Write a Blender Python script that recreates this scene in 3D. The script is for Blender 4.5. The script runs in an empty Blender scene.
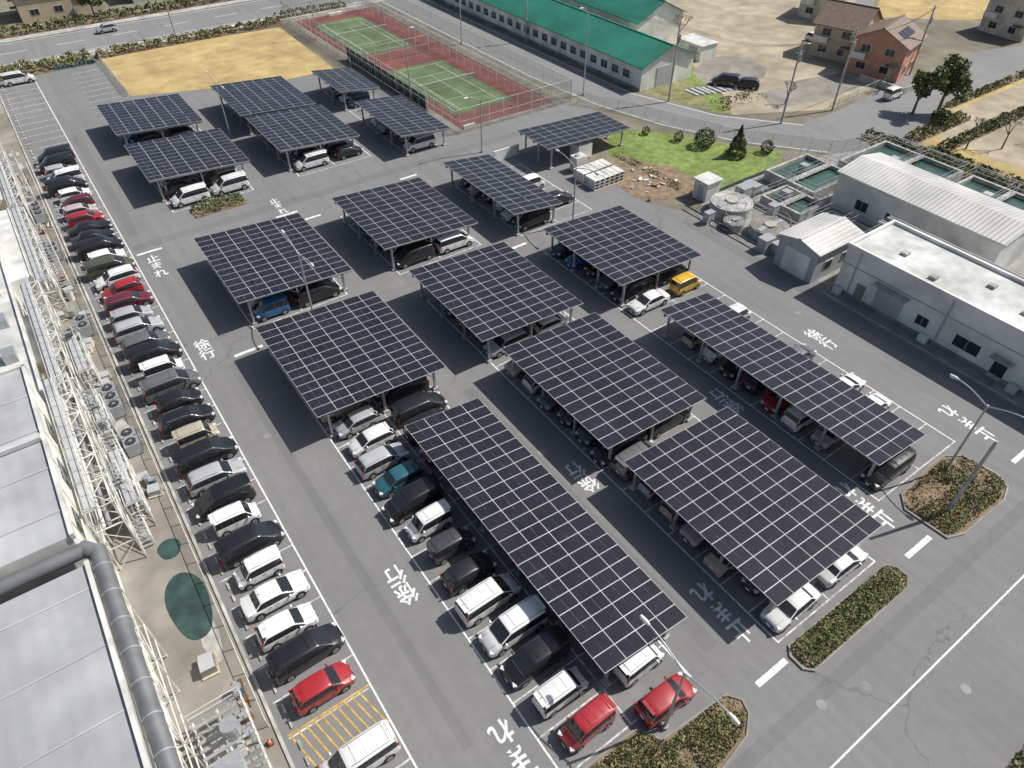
import bpy, math, random
from mathutils import Vector, Matrix, noise
random.seed(7)
scene=bpy.context.scene
R=math.radians
# ---------------------------------------------------------------- materials
def nt(m):
    m.use_nodes=True; return m.node_tree.nodes,m.node_tree.links
def mat(name,col,rough=0.7,var=0.15,scale=3.0,metal=0.0,coat=0.0,bump=0.0,col2=None,spec=0.5,detail=4,big=None):
    m=bpy.data.materials.new(name); N,L=nt(m); b=N['Principled BSDF']
    b.inputs['Roughness'].default_value=rough; b.inputs['Metallic'].default_value=metal
    b.inputs['Coat Weight'].default_value=coat; b.inputs['Specular IOR Level'].default_value=spec
    tc=N.new('ShaderNodeTexCoord'); no=N.new('ShaderNodeTexNoise'); no.inputs['Scale'].default_value=scale; no.inputs['Detail'].default_value=detail
    L.new(tc.outputs['Object'],no.inputs['Vector'])
    cr=N.new('ShaderNodeValToRGB'); c2=col2 or tuple(c*(1+var) for c in col); c1=tuple(c*(1-var) for c in col)
    cr.color_ramp.elements[0].position=0.32; cr.color_ramp.elements[1].position=0.68
    cr.color_ramp.elements[0].color=(*c1,1); cr.color_ramp.elements[1].color=(*c2,1)
    L.new(no.outputs['Fac'],cr.inputs['Fac']); last=cr.outputs['Color']
    if big:
        n2=N.new('ShaderNodeTexNoise'); n2.inputs['Scale'].default_value=big; n2.inputs['Detail'].default_value=5
        L.new(tc.outputs['Object'],n2.inputs['Vector'])
        mr=N.new('ShaderNodeMapRange'); mr.inputs['From Min'].default_value=.35; mr.inputs['From Max'].default_value=.65; mr.inputs['To Min'].default_value=.75; mr.inputs['To Max'].default_value=1.12
        L.new(n2.outputs['Fac'],mr.inputs['Value'])
        mx=N.new('ShaderNodeMix'); mx.data_type='RGBA'; mx.blend_type='MULTIPLY'; mx.inputs['Factor'].default_value=1
        L.new(last,mx.inputs[6]); L.new(mr.outputs['Result'],mx.inputs[7]); last=mx.outputs[2]
    L.new(last,b.inputs['Base Color'])
    if bump:
        bp=N.new('ShaderNodeBump'); bp.inputs['Strength'].default_value=bump; bp.inputs['Distance'].default_value=0.05
        L.new(no.outputs['Fac'],bp.inputs['Height']); L.new(bp.outputs['Normal'],b.inputs['Normal'])
    return m
def asphalt(name,base=0.105,tint=(1.01,1,.98)):
    m=bpy.data.materials.new(name); N,L=nt(m); b=N['Principled BSDF']; b.inputs['Roughness'].default_value=.9
    tc=N.new('ShaderNodeTexCoord')
    def no(s,d=5,r=.6):
        n=N.new('ShaderNodeTexNoise'); n.inputs['Scale'].default_value=s; n.inputs['Detail'].default_value=d; n.inputs['Roughness'].default_value=r
        L.new(tc.outputs['Object'],n.inputs['Vector']); return n
    def mrange(o,a,b_,c,d):
        r=N.new('ShaderNodeMapRange'); r.inputs['From Min'].default_value=a; r.inputs['From Max'].default_value=b_; r.inputs['To Min'].default_value=c; r.inputs['To Max'].default_value=d
        L.new(o,r.inputs['Value']); return r.outputs['Result']
    def mul(a,c):
        x=N.new('ShaderNodeMath'); x.operation='MULTIPLY'; L.new(a,x.inputs[0]); L.new(c,x.inputs[1]); return x.outputs[0]
    big=mrange(no(.07).outputs['Fac'],.3,.7,.91,1.09)
    med=mrange(no(.9,6,.7).outputs['Fac'],.3,.7,.93,1.06)
    fine=mrange(no(22,2).outputs['Fac'],.3,.7,.88,1.12)
    mp=N.new('ShaderNodeMapping'); mp.inputs['Scale'].default_value=(1.1,.04,1); L.new(tc.outputs['Object'],mp.inputs['Vector'])
    ns=N.new('ShaderNodeTexNoise'); ns.inputs['Scale'].default_value=1; ns.inputs['Detail'].default_value=3; L.new(mp.outputs[0],ns.inputs['Vector'])
    st=mrange(ns.outputs['Fac'],.3,.7,.93,1.06)
    nd=no(.35,4); va=N.new('ShaderNodeVectorMath'); va.operation='MULTIPLY_ADD'; va.inputs[1].default_value=(4,4,0)
    L.new(nd.outputs['Color'],va.inputs[0]); L.new(tc.outputs['Object'],va.inputs[2])
    vo=N.new('ShaderNodeTexVoronoi'); vo.feature='DISTANCE_TO_EDGE'; vo.inputs['Scale'].default_value=.06; L.new(va.outputs[0],vo.inputs['Vector'])
    ck=mrange(vo.outputs['Distance'],.001,.0035,0,1)
    mk=mrange(no(.05,2).outputs['Fac'],.42,.6,1,.76)
    mxx=N.new('ShaderNodeMath'); mxx.operation='MAXIMUM'; L.new(ck,mxx.inputs[0]); L.new(mk,mxx.inputs[1])
    spots=mrange(no(1.7,2).outputs['Fac'],.70,.8,1,.84)
    v=mul(mul(mul(big,med),mul(fine,st)),mul(mxx.outputs[0],spots))
    cc=N.new('ShaderNodeCombineColor')
    for i,t in enumerate(tint):
        x=N.new('ShaderNodeMath'); x.operation='MULTIPLY'; x.inputs[1].default_value=base*t; L.new(v,x.inputs[0]); L.new(x.outputs[0],cc.inputs[i])
    L.new(cc.outputs[0],b.inputs['Base Color'])
    return m
M={}
M['asphalt']=asphalt('asphalt',.195)
M['asphalt2']=asphalt('asphalt_road',.215)
M['patch']=asphalt('asphalt_patch',.17)
M['land']=mat('land',(.20,.18,.13),.95,.2,.3,big=.08)
M['white']=mat('white_line_paint',(.74,.74,.72),.7,.3,4,col2=(.82,.82,.80))
M['lot']=mat('white_stall_paint',(.42,.42,.41),.8,.4,2.5,col2=(.74,.74,.72))
M['yellow']=mat('yellow_line_paint',(.52,.33,.07),.75,.35,2)
M['conc']=mat('concrete',(.42,.41,.38),.9,.2,1.2,big=.3)
M['concd']=mat('concrete_old',(.27,.265,.24),.9,.2,.6,big=.2)
M['gravel']=mat('gravel',(.26,.24,.205),.95,.16,.5,big=.15)
M['dirt']=mat('dirt',(.38,.32,.23),.95,.2,.35,big=.08)
M['soil']=mat('soil',(.23,.165,.105),.95,.35,1.2)
M['tan']=mat('dry_grass',(.46,.345,.15),.95,.14,.5,big=.12)
M['grass']=mat('lawn_grass',(.18,.24,.06),.95,.3,1.0,big=.2)
M['verge']=mat('verge_grass',(.22,.21,.09),.95,.3,.6,big=.15)
M['courtred']=mat('court_red',(.19,.07,.06),.9,.14,.5,big=.2)
M['courtgreen']=mat('court_green',(.11,.155,.07),.9,.14,.5,big=.2)
M['teal']=mat('green_paint_floor',(.028,.06,.054),.85,.4,.9,big=.5)
M['leafd']=mat('leaf_dark',(.055,.085,.025),.8,.4,2)
M['leafm']=mat('leaf_mid',(.11,.14,.045),.8,.35,2)
M['leafl']=mat('leaf_light',(.20,.22,.085),.8,.3,2)
M['leafb']=mat('leaf_brown',(.24,.185,.09),.85,.3,2)
M['bark']=mat('bark',(.19,.15,.12),.95,.3,8)
M['steelw']=mat('steel_white',(.68,.67,.62),.55,.12,1.2,big=.5)
M['galv']=mat('galvanised_steel',(.44,.45,.46),.45,.1,3,metal=.5)
M['duct']=mat('duct_grey',(.22,.225,.23),.5,.15,1,metal=.4)
M['wallw']=mat('wall_white',(.72,.71,.66),.8,.05,.7,big=.3)
M['wallc']=mat('wall_cream',(.62,.57,.45),.85,.08,.7,big=.35)
M['wallb']=mat('wall_beige',(.50,.42,.29),.85,.1,1)
M['wallo']=mat('wall_orange',(.54,.27,.18),.85,.1,1)
M['wallg']=mat('wall_grey',(.40,.41,.41),.8,.1,1)
M['roofw']=mat('roof_grey_white',(.47,.475,.48),.7,.08,.5,big=.18)
M['roofl']=mat('roof_light',(.57,.57,.54),.75,.14,.9,big=.3)
M['roofd']=mat('roof_dark_tile',(.11,.11,.112),.6,.2,2)
M['roofbr']=mat('roof_brown_tile',(.19,.135,.10),.7,.2,2)
M['dark']=mat('dark_void',(.015,.015,.018),.6,.1,2)
M['glassw']=mat('window_glass',(.03,.04,.05),.08,.1,2)
M['water']=mat('green_water',(.05,.10,.08),.12,.3,.6)
M['screen']=mat('fence_screen',(.02,.035,.03),.9,.2,2)
M['tyre']=mat('tyre_rubber',(.018,.018,.018),.85,.1,5)
M['rim']=mat('wheel_rim',(.45,.45,.46),.35,.1,5,metal=.7)
M['cglass']=mat('car_glass',(.022,.026,.03),.06,.1,2,coat=.3)
M['plast']=mat('black_plastic',(.028,.028,.029),.55,.1,4)
M['head']=mat('headlight_lens',(.65,.67,.7),.1,.05,4,coat=.5)
M['tail']=mat('tail_light_lens',(.35,.01,.01),.2,.1,4,coat=.5)
M['plate']=mat('licence_plate',(.75,.75,.7),.5,.03,4)
M['rust']=mat('rusty_metal',(.25,.12,.06),.8,.3,3)
M['cone']=mat('cone_orange',(.7,.12,.02),.6,.1,3)
M['blue']=mat('blue_tarp',(.03,.14,.2),.7,.2,3)
def carpaint():
    m=bpy.data.materials.new('car_paint'); N,L=nt(m); b=N['Principled BSDF']
    oi=N.new('ShaderNodeObjectInfo'); tc=N.new('ShaderNodeTexCoord'); no=N.new('ShaderNodeTexNoise'); no.inputs['Scale'].default_value=1.5
    L.new(tc.outputs['Object'],no.inputs['Vector'])
    mr=N.new('ShaderNodeMapRange'); mr.inputs['To Min'].default_value=.88; mr.inputs['To Max'].default_value=1.06; L.new(no.outputs['Fac'],mr.inputs['Value'])
    mx=N.new('ShaderNodeMix'); mx.data_type='RGBA'; mx.blend_type='MULTIPLY'; mx.inputs['Factor'].default_value=1
    L.new(oi.outputs['Color'],mx.inputs[6]); L.new(mr.outputs['Result'],mx.inputs[7]); L.new(mx.outputs[2],b.inputs['Base Color'])
    b.inputs['Roughness'].default_value=.4; b.inputs['Coat Weight'].default_value=.7; b.inputs['Coat Roughness'].default_value=.06
    return m
M['paint']=carpaint()
def pvmat():
    m=bpy.data.materials.new('solar_glass'); N,L=nt(m); b=N['Principled BSDF']
    b.inputs['Roughness'].default_value=.2; b.inputs['Specular IOR Level'].default_value=.45
    tc=N.new('ShaderNodeTexCoord'); br=N.new('ShaderNodeTexBrick'); br.offset=0; br.inputs['Scale'].default_value=1
    br.inputs['Brick Width'].default_value=.178; br.inputs['Row Height'].default_value=.178; br.inputs['Mortar Size'].default_value=.005
    br.inputs['Color1'].default_value=(.013,.013,.020,1); br.inputs['Color2'].default_value=(.018,.018,.026,1); br.inputs['Mortar'].default_value=(.045,.045,.05,1)
    L.new(tc.outputs['Object'],br.inputs['Vector'])
    no=N.new('ShaderNodeTexNoise'); no.inputs['Scale'].default_value=.35; L.new(tc.outputs['Object'],no.inputs['Vector'])
    mr=N.new('ShaderNodeMapRange'); mr.inputs['To Min'].default_value=.6; mr.inputs['To Max'].default_value=1.6; L.new(no.outputs['Fac'],mr.inputs['Value'])
    mx=N.new('ShaderNodeMix'); mx.data_type='RGBA'; mx.blend_type='MULTIPLY'; mx.inputs['Factor'].default_value=1
    L.new(br.outputs['Color'],mx.inputs[6]); L.new(mr.outputs['Result'],mx.inputs[7]); L.new(mx.outputs[2],b.inputs['Base Color'])
    return m
M['pv']=pvmat()
M['pvframe']=mat('solar_frame',(.52,.52,.52),.5,.12,.6)
def meshmat():
    m=bpy.data.materials.new('chain_link'); N,L=nt(m); b=N['Principled BSDF']; b.inputs['Base Color'].default_value=(.15,.20,.17,1)
    tr=N.new('ShaderNodeBsdfTransparent'); ms=N.new('ShaderNodeMixShader'); out=N['Material Output']
    tc=N.new('ShaderNodeTexCoord'); no=N.new('ShaderNodeTexNoise'); no.inputs['Scale'].default_value=14; L.new(tc.outputs['Object'],no.inputs['Vector'])
    mr=N.new('ShaderNodeMapRange'); mr.inputs['To Min'].default_value=.05; mr.inputs['To Max'].default_value=.35; L.new(no.outputs['Fac'],mr.inputs['Value'])
    L.new(mr.outputs['Result'],ms.inputs[0]); L.new(tr.outputs[0],ms.inputs[1]); L.new(b.outputs[0],ms.inputs[2]); L.new(ms.outputs[0],out.inputs['Surface'])
    return m
M['link']=meshmat()
def ribbed(name,col,period,axis=1,st=.5):
    m=mat(name,col,.6,.07,.5,big=.15); N,L=m.node_tree.nodes,m.node_tree.links; b=N['Principled BSDF']
    tc=N.new('ShaderNodeTexCoord'); w=N.new('ShaderNodeTexWave'); w.bands_direction='XYZ'[axis]
    w.inputs['Scale'].default_value=.314/period
    L.new(tc.outputs['Object'],w.inputs['Vector'])
    bp=N.new('ShaderNodeBump'); bp.inputs['Strength'].default_value=st; bp.inputs['Distance'].default_value=.08; L.new(w.outputs['Fac'],bp.inputs['Height']); L.new(bp.outputs['Normal'],b.inputs['Normal'])
    return m
M['ribg']=ribbed('roof_green_ribbed',(.02,.19,.125),.6)
M['ribw']=ribbed('roof_white_ribbed',(.52,.51,.48),.5)
M['ribl']=ribbed('factory_roof_ribbed',(.42,.425,.435),.9,0,.1)
# ---------------------------------------------------------------- mesh builder
class MB:
    def __init__(s): s.v=[];s.f=[];s.m=[];s.ms=[]
    def mi(s,k):
        if k not in s.ms: s.ms.append(k)
        return s.ms.index(k)
    def poly(s,pts,k):
        n=len(s.v); s.v+= [tuple(p) for p in pts]; s.f.append(tuple(range(n,n+len(pts)))); s.m.append(s.mi(k))
    def box(s,x0,x1,y0,y1,z0,z1,k,ktop=None):
        n=len(s.v); s.v+=[(x0,y0,z0),(x1,y0,z0),(x1,y1,z0),(x0,y1,z0),(x0,y0,z1),(x1,y0,z1),(x1,y1,z1),(x0,y1,z1)]
        for q in((0,3,2,1),(0,1,5,4),(1,2,6,5),(2,3,7,6),(3,0,4,7)): s.f.append(tuple(n+i for i in q)); s.m.append(s.mi(k))
        s.f.append((n+4,n+5,n+6,n+7)); s.m.append(s.mi(ktop or k))
    def cbox(s,c,d,k,rot=0,ktop=None):
        n=len(s.v); s.box(-d[0]/2,d[0]/2,-d[1]/2,d[1]/2,-d[2]/2,d[2]/2,k,ktop); ca,sa=math.cos(rot),math.sin(rot)
        for i in range(n,len(s.v)):
            x,y,z=s.v[i]; s.v[i]=(c[0]+x*ca-y*sa,c[1]+x*sa+y*ca,c[2]+z)
    def cyl(s,p0,p1,r,k,n=8,r1=None,cap=True,kc=None):
        p0=Vector(p0);p1=Vector(p1);d=(p1-p0)
        if d.length<1e-6:return
        d.normalize(); a=d.orthogonal().normalized(); b=d.cross(a); r1=r if r1 is None else r1; i0=len(s.v)
        for p,rr in((p0,r),(p1,r1)):
            for i in range(n):
                t=2*math.pi*i/n; s.v.append(tuple(p+a*math.cos(t)*rr+b*math.sin(t)*rr))
        for i in range(n):
            j=(i+1)%n; s.f.append((i0+i,i0+j,i0+n+j,i0+n+i)); s.m.append(s.mi(k))
        if cap:
            s.f.append(tuple(i0+i for i in range(n))[::-1]); s.m.append(s.mi(kc or k)); s.f.append(tuple(i0+n+i for i in range(n))); s.m.append(s.mi(kc or k))
    def beam(s,p0,p1,w,k): s.cyl(p0,p1,w*.7,k,4)
    def mesh(s,name,smooth=None):
        me=bpy.data.meshes.new(name); me.from_pydata(s.v,[],s.f)
        for k in s.ms: me.materials.append(M[k])
        me.polygons.foreach_set('material_index',s.m)
        if smooth:
            me.polygons.foreach_set('use_smooth',[True]*len(s.f)); me.set_sharp_from_angle(angle=R(smooth))
        me.update(); return me
    def obj(s,name,loc=(0,0,0),rot=0,smooth=None):
        return place(s.mesh(name,smooth),name,loc,rot)
def place(me,name,loc=(0,0,0),rot=0,scale=None):
    o=bpy.data.objects.new(name,me); scene.collection.objects.link(o); o.location=loc; o.rotation_euler[2]=rot
    if scale:o.scale=scale
    return o
def sheet(name,pts,z,k):
    b=MB(); b.poly([(x,y,z) for x,y in pts],k); return b.obj(name)
def rect(x0,x1,y0,y1): return [(x0,y0),(x1,y0),(x1,y1),(x0,y1)]
# ---------------------------------------------------------------- ground
sheet('ground',rect(-500,700,-300,900),0,'land')
sheet('parking_lot_asphalt',[(-8.5,-60),(63.4,-60),(63.4,50),(60,56),(60,70),(72,78),(75,84),(72,87),(51,87),(51,122),(49,122),(15,131),(14.5,156),(-9,156)],.004,'asphalt')
sheet('field',[(15.1,154),(48.8,151),(47.8,122.5),(36,123),(15.2,130.5)],.03,'tan')
sheet('road',rect(-60,260,158.5,172.5),.008,'asphalt2')
sheet('sidewalk',rect(-60,75,155.2,158.4),.06,'conc')
sheet('sidewalk',rect(-60,260,172.6,175),.06,'conc')
b=MB()
for x in range(-50,250,10): b.poly([(x,165.4,.012),(x+5,165.4,.012),(x+5,165.6,.012),(x,165.6,.012)],'white')
for y in(159.2,171.7): b.poly([(-60,y,.012),(250,y,.012),(250,y+.15,.012),(-60,y+.15,.012)],'white')
EL=[(82.7,156),(82.7,100),(83.1,84),(87.7,69.7),(95.7,59.7)]
ER=[(74,156),(74,100),(75.4,84),(78.4,72.2),(83.4,61.3),(91.2,51.4)]
for E in(EL,ER):
    for (p,q) in zip(E[:-1],E[1:]):
        d=(Vector(q)-Vector(p)).normalized(); n=Vector((-d.y,d.x))*.08
        b.poly([(p[0]-n.x,p[1]-n.y,.013),(q[0]-n.x,q[1]-n.y,.013),(q[0]+n.x,q[1]+n.y,.013),(p[0]+n.x,p[1]+n.y,.013)],'white')
b.obj('road_lines')
sheet('road',[(73.6,158.4),(73.6,100),(75,84),(78,72),(83,61),(91,51),(100,51),(96,60),(88,70),(83.4,84),(83,100),(83,158.4)],.008,'asphalt2')
sheet('road',[(91,51),(104,46),(120,52),(150,52),(190,40),(190,50),(150,62),(120,61.5),(104,60),(96,60),(99,51)],.010,'asphalt2')
sheet('road',[(120,61.5),(128,61.8),(150,85),(190,110),(186,116),(146,91),(128,75)],.006,'asphalt2')
sheet('verge',[(84,150),(112,150),(104,92),(98,72),(90,68),(84.5,84)],.005,'verge')
sheet('dirt_lot',[(104,125),(150,118),(172,112),(146,91),(128,75),(120,62.5),(104,61),(90,68.5),(95,75),(102,90)],.012,'dirt')
sheet('gravel_patch',[(96,80),(100,77.4),(106,76),(110,78.5),(112,84),(109,88),(104,88),(98,85)],.017,'gravel'); sheet('gravel_patch',[(97,66),(107,64.2),(118,64),(119,70),(110,72),(100,71.5)],.017,'gravel')
sheet('farm_field',[(152,86),(200,112),(260,100),(260,60),(200,60),(165,74)],.014,'tan')
sheet('lane',[(99,125),(103.5,125),(101.5,90),(94.5,75.5),(89.8,70),(88,71),(92.5,77),(98,91)],.016,'grass')
sheet('lawn',[(65,69),(71,76),(76.5,70),(81,62),(86,55.5),(82,53),(67,52.5)],.02,'grass')
sheet('soil_bed',[(59.8,58),(62,55.4),(65,54),(68.5,54.2),(69.5,57),(69.8,61),(67.8,64),(66.5,67.5),(63,67.3),(60.5,66)],.024,'soil')
sheet('playground',[(104,45.5),(120,51.5),(150,51.5),(190,39),(190,10),(104,10)],.03,'tan')
sheet('playground_sand',[(108,45),(120,49.5),(142,49),(142,24),(108,22)],.036,'dirt')
sheet('plant_yard',[(63.4,50),(66.5,52.3),(82,52.8),(88,52),(99,48),(99,-30),(63.4,-30)],.012,'concd')
sheet('service_yard',rect(-8.5,-2.4,14,150),.02,'gravel')
def blob(cx,cy,rx,ry,z,k,name):
    sheet(name,[(cx+rx*math.cos(i*math.pi/14)*(1+.06*math.sin(3*i*math.pi/14)),cy+ry*math.sin(i*math.pi/14)*(1+.05*math.cos(i*math.pi/7))) for i in range(28)],z,k)
blob(-4.15,32.9,1.35,3.1,.026,'teal','green_painted_floor'); blob(-4.0,38.3,.8,1.0,.026,'teal','green_painted_floor')
b=MB()
for y in range(16,150,6): b.poly([(-8.4,y,.023),(-2.45,y,.023),(-2.45,y+.05,.023),(-8.4,y+.05,.023)],'concd')
for i in range(24):
    cy=random.uniform(16,120); cx=random.uniform(-6,-3.2); rx=random.uniform(.3,.9); ry=random.uniform(.6,2.2)
    b.poly([(cx+rx*random.uniform(.8,1.1)*math.cos(k*.571),cy+ry*random.uniform(.8,1.1)*math.sin(k*.571),.0235+i*.00005) for k in range(11)],random.choice(['concd','conc','soil']))
b.obj('yard_stains')
b=MB(); b.box(-2.4,-2.2,14,150,0,.14,'conc'); b.obj('kerb')
# ---------------------------------------------------------------- painted lines
b=MB(); Z=.010
def ln(x0,x1,y0,y1,k='white',z=Z): b.poly([(x0,y0,z),(x1,y0,z),(x1,y1,z),(x0,y1,z)],k)
P=2.56; w=.055
ln(3.5,3.63,14.2,149)
y=15.5
while y<150: ln(-1.9,3.5,y-w,y+w,'lot'); y+=P
hy0,hy1=18.15,20.8
for i in range(10):
    x=-1.2+i*.5; b.poly([(x,hy0,Z+.004),(x+.11,hy0,Z+.004),(x-.5,hy1,Z+.004),(x-.61,hy1,Z+.004)],'yellow')
for yy in(hy0,hy1): ln(-1.9,3.5,yy-.06,yy+.06,'yellow',Z+.005)
for i in range(7):
    x=-1.0+i*.6; b.poly([(x,14.3,Z+.004),(x+.11,14.3,Z+.004),(x-.2,15.6,Z+.004),(x-.31,15.6,Z+.004)],'yellow')
def drow(xl,xm,xr,y0,n,left=True,right=True):
    for i in range(n+1):
        yy=y0+i*P
        if left: ln(xl,xm-.1,yy-w,yy+w,'lot')
        if right: ln(xm+.1,xr,yy-w,yy+w,'lot')
    if left: ln(xl-.12,xl,y0-w,y0+n*P+w)
    if right: ln(xr,xr+.12,y0-w,y0+n*P+w)
    ln(xm-.06,xm+.06,y0-w,y0+n*P+w,'lot',z=Z+.003)
drow(10.3,15.4,20.4,9.5,18); drow(10.3,15.4,20.4,59.8,6); drow(10.3,15.4,20.4,88.1,13)
drow(26.9,32.2,37.4,7.8,18,left=True); drow(26.9,32.2,37.4,59.8,6); drow(26.9,32.2,37.4,88.1,12)
drow(42.6,48.0,53.2,10.9,17); drow(42.6,48.0,53.2,58.6,6); drow(42.0,47.0,50.5,86,11,right=False)
y=124
while y<148: ln(9,14,y-w,y+w,'lot'); y+=P
for x0,x1,yy in((23.5,26.3,6.7),(39.7,42.7,6.7),(55,58.5,6.9),(4.0,6.8,80.6),(20.2,23,79.5),(37.5,40,79.5),(7.2,10,56.8),(22.5,25,77),(40,42,57)): ln(x0,x1,yy-.2,yy+.2)
ln(12,110,.94,1.06,'white'); ln(56,110,6.0,6.12)
b.obj('parking_lines')
b=MB()
for (x,y) in((29,2.7),(25.8,3.6),(24,30),(6,45),(57,30),(8,84),(34,-1)):
    b.cyl((x,y,.0),(x,y,.016),.33,'concd',16)
b.obj('manhole_covers')
sheet('asphalt_patch',rect(22.4,23.6,10,40),.007,'patch'); sheet('asphalt_patch',rect(4.2,5.4,85,120),.007,'patch')
sheet('asphalt_patch',[(60.2,-20),(61.6,-20),(61.6,50),(60.2,50)],.007,'patch'); sheet('asphalt_patch',rect(4,60,81.5,83),.0075,'patch')
sheet('asphalt_patch',rect(2,60,3.6,4.5),.0072,'patch'); sheet('asphalt_patch',rect(6.3,7.0,14,56),.0078,'patch')
# ---------------------------------------------------------------- lettering
def word(chars,x,y,head,w=1.3,h=1.6,gap=.12):
    n=len(chars); tot=n*h+(n-1)*gap
    root=bpy.data.objects.new('road_lettering',None); scene.collection.objects.link(root)
    root.location=(x,y,.018); root.rotation_euler[2]=0 if head>0 else math.pi
    for i,c in enumerate(chars):
        cu=bpy.data.curves.new('letter','FONT'); cu.body=c; cu.size=1; cu.align_x='CENTER'; cu.align_y='CENTER'; cu.offset=.022
        cu.materials.append(M['white']); o=bpy.data.objects.new('letter',cu); scene.collection.objects.link(o); o.parent=root
        o.scale=(w*1.1,h*1.1,1); o.location=(0,tot/2-h/2-i*(h+gap),0)
word('徐行',5.2,59.4,1); word('止まれ',5.3,77,1)
word('徐行',8.5,26,-1); word('止まれ',8.7,12,-1)
word('徐行',25.1,26.2,-1); word('止まれ',25.4,11.6,-1)
word('徐行',41.2,25.5,-1); word('止まれ',41.3,11.4,-1)
word('徐行',55.4,25.9,1); word('止まれ',56.2,11.6,-1)
word('止まれ',21.5,82,1,1.1,1.4); word('徐行',39,52,-1)
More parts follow.
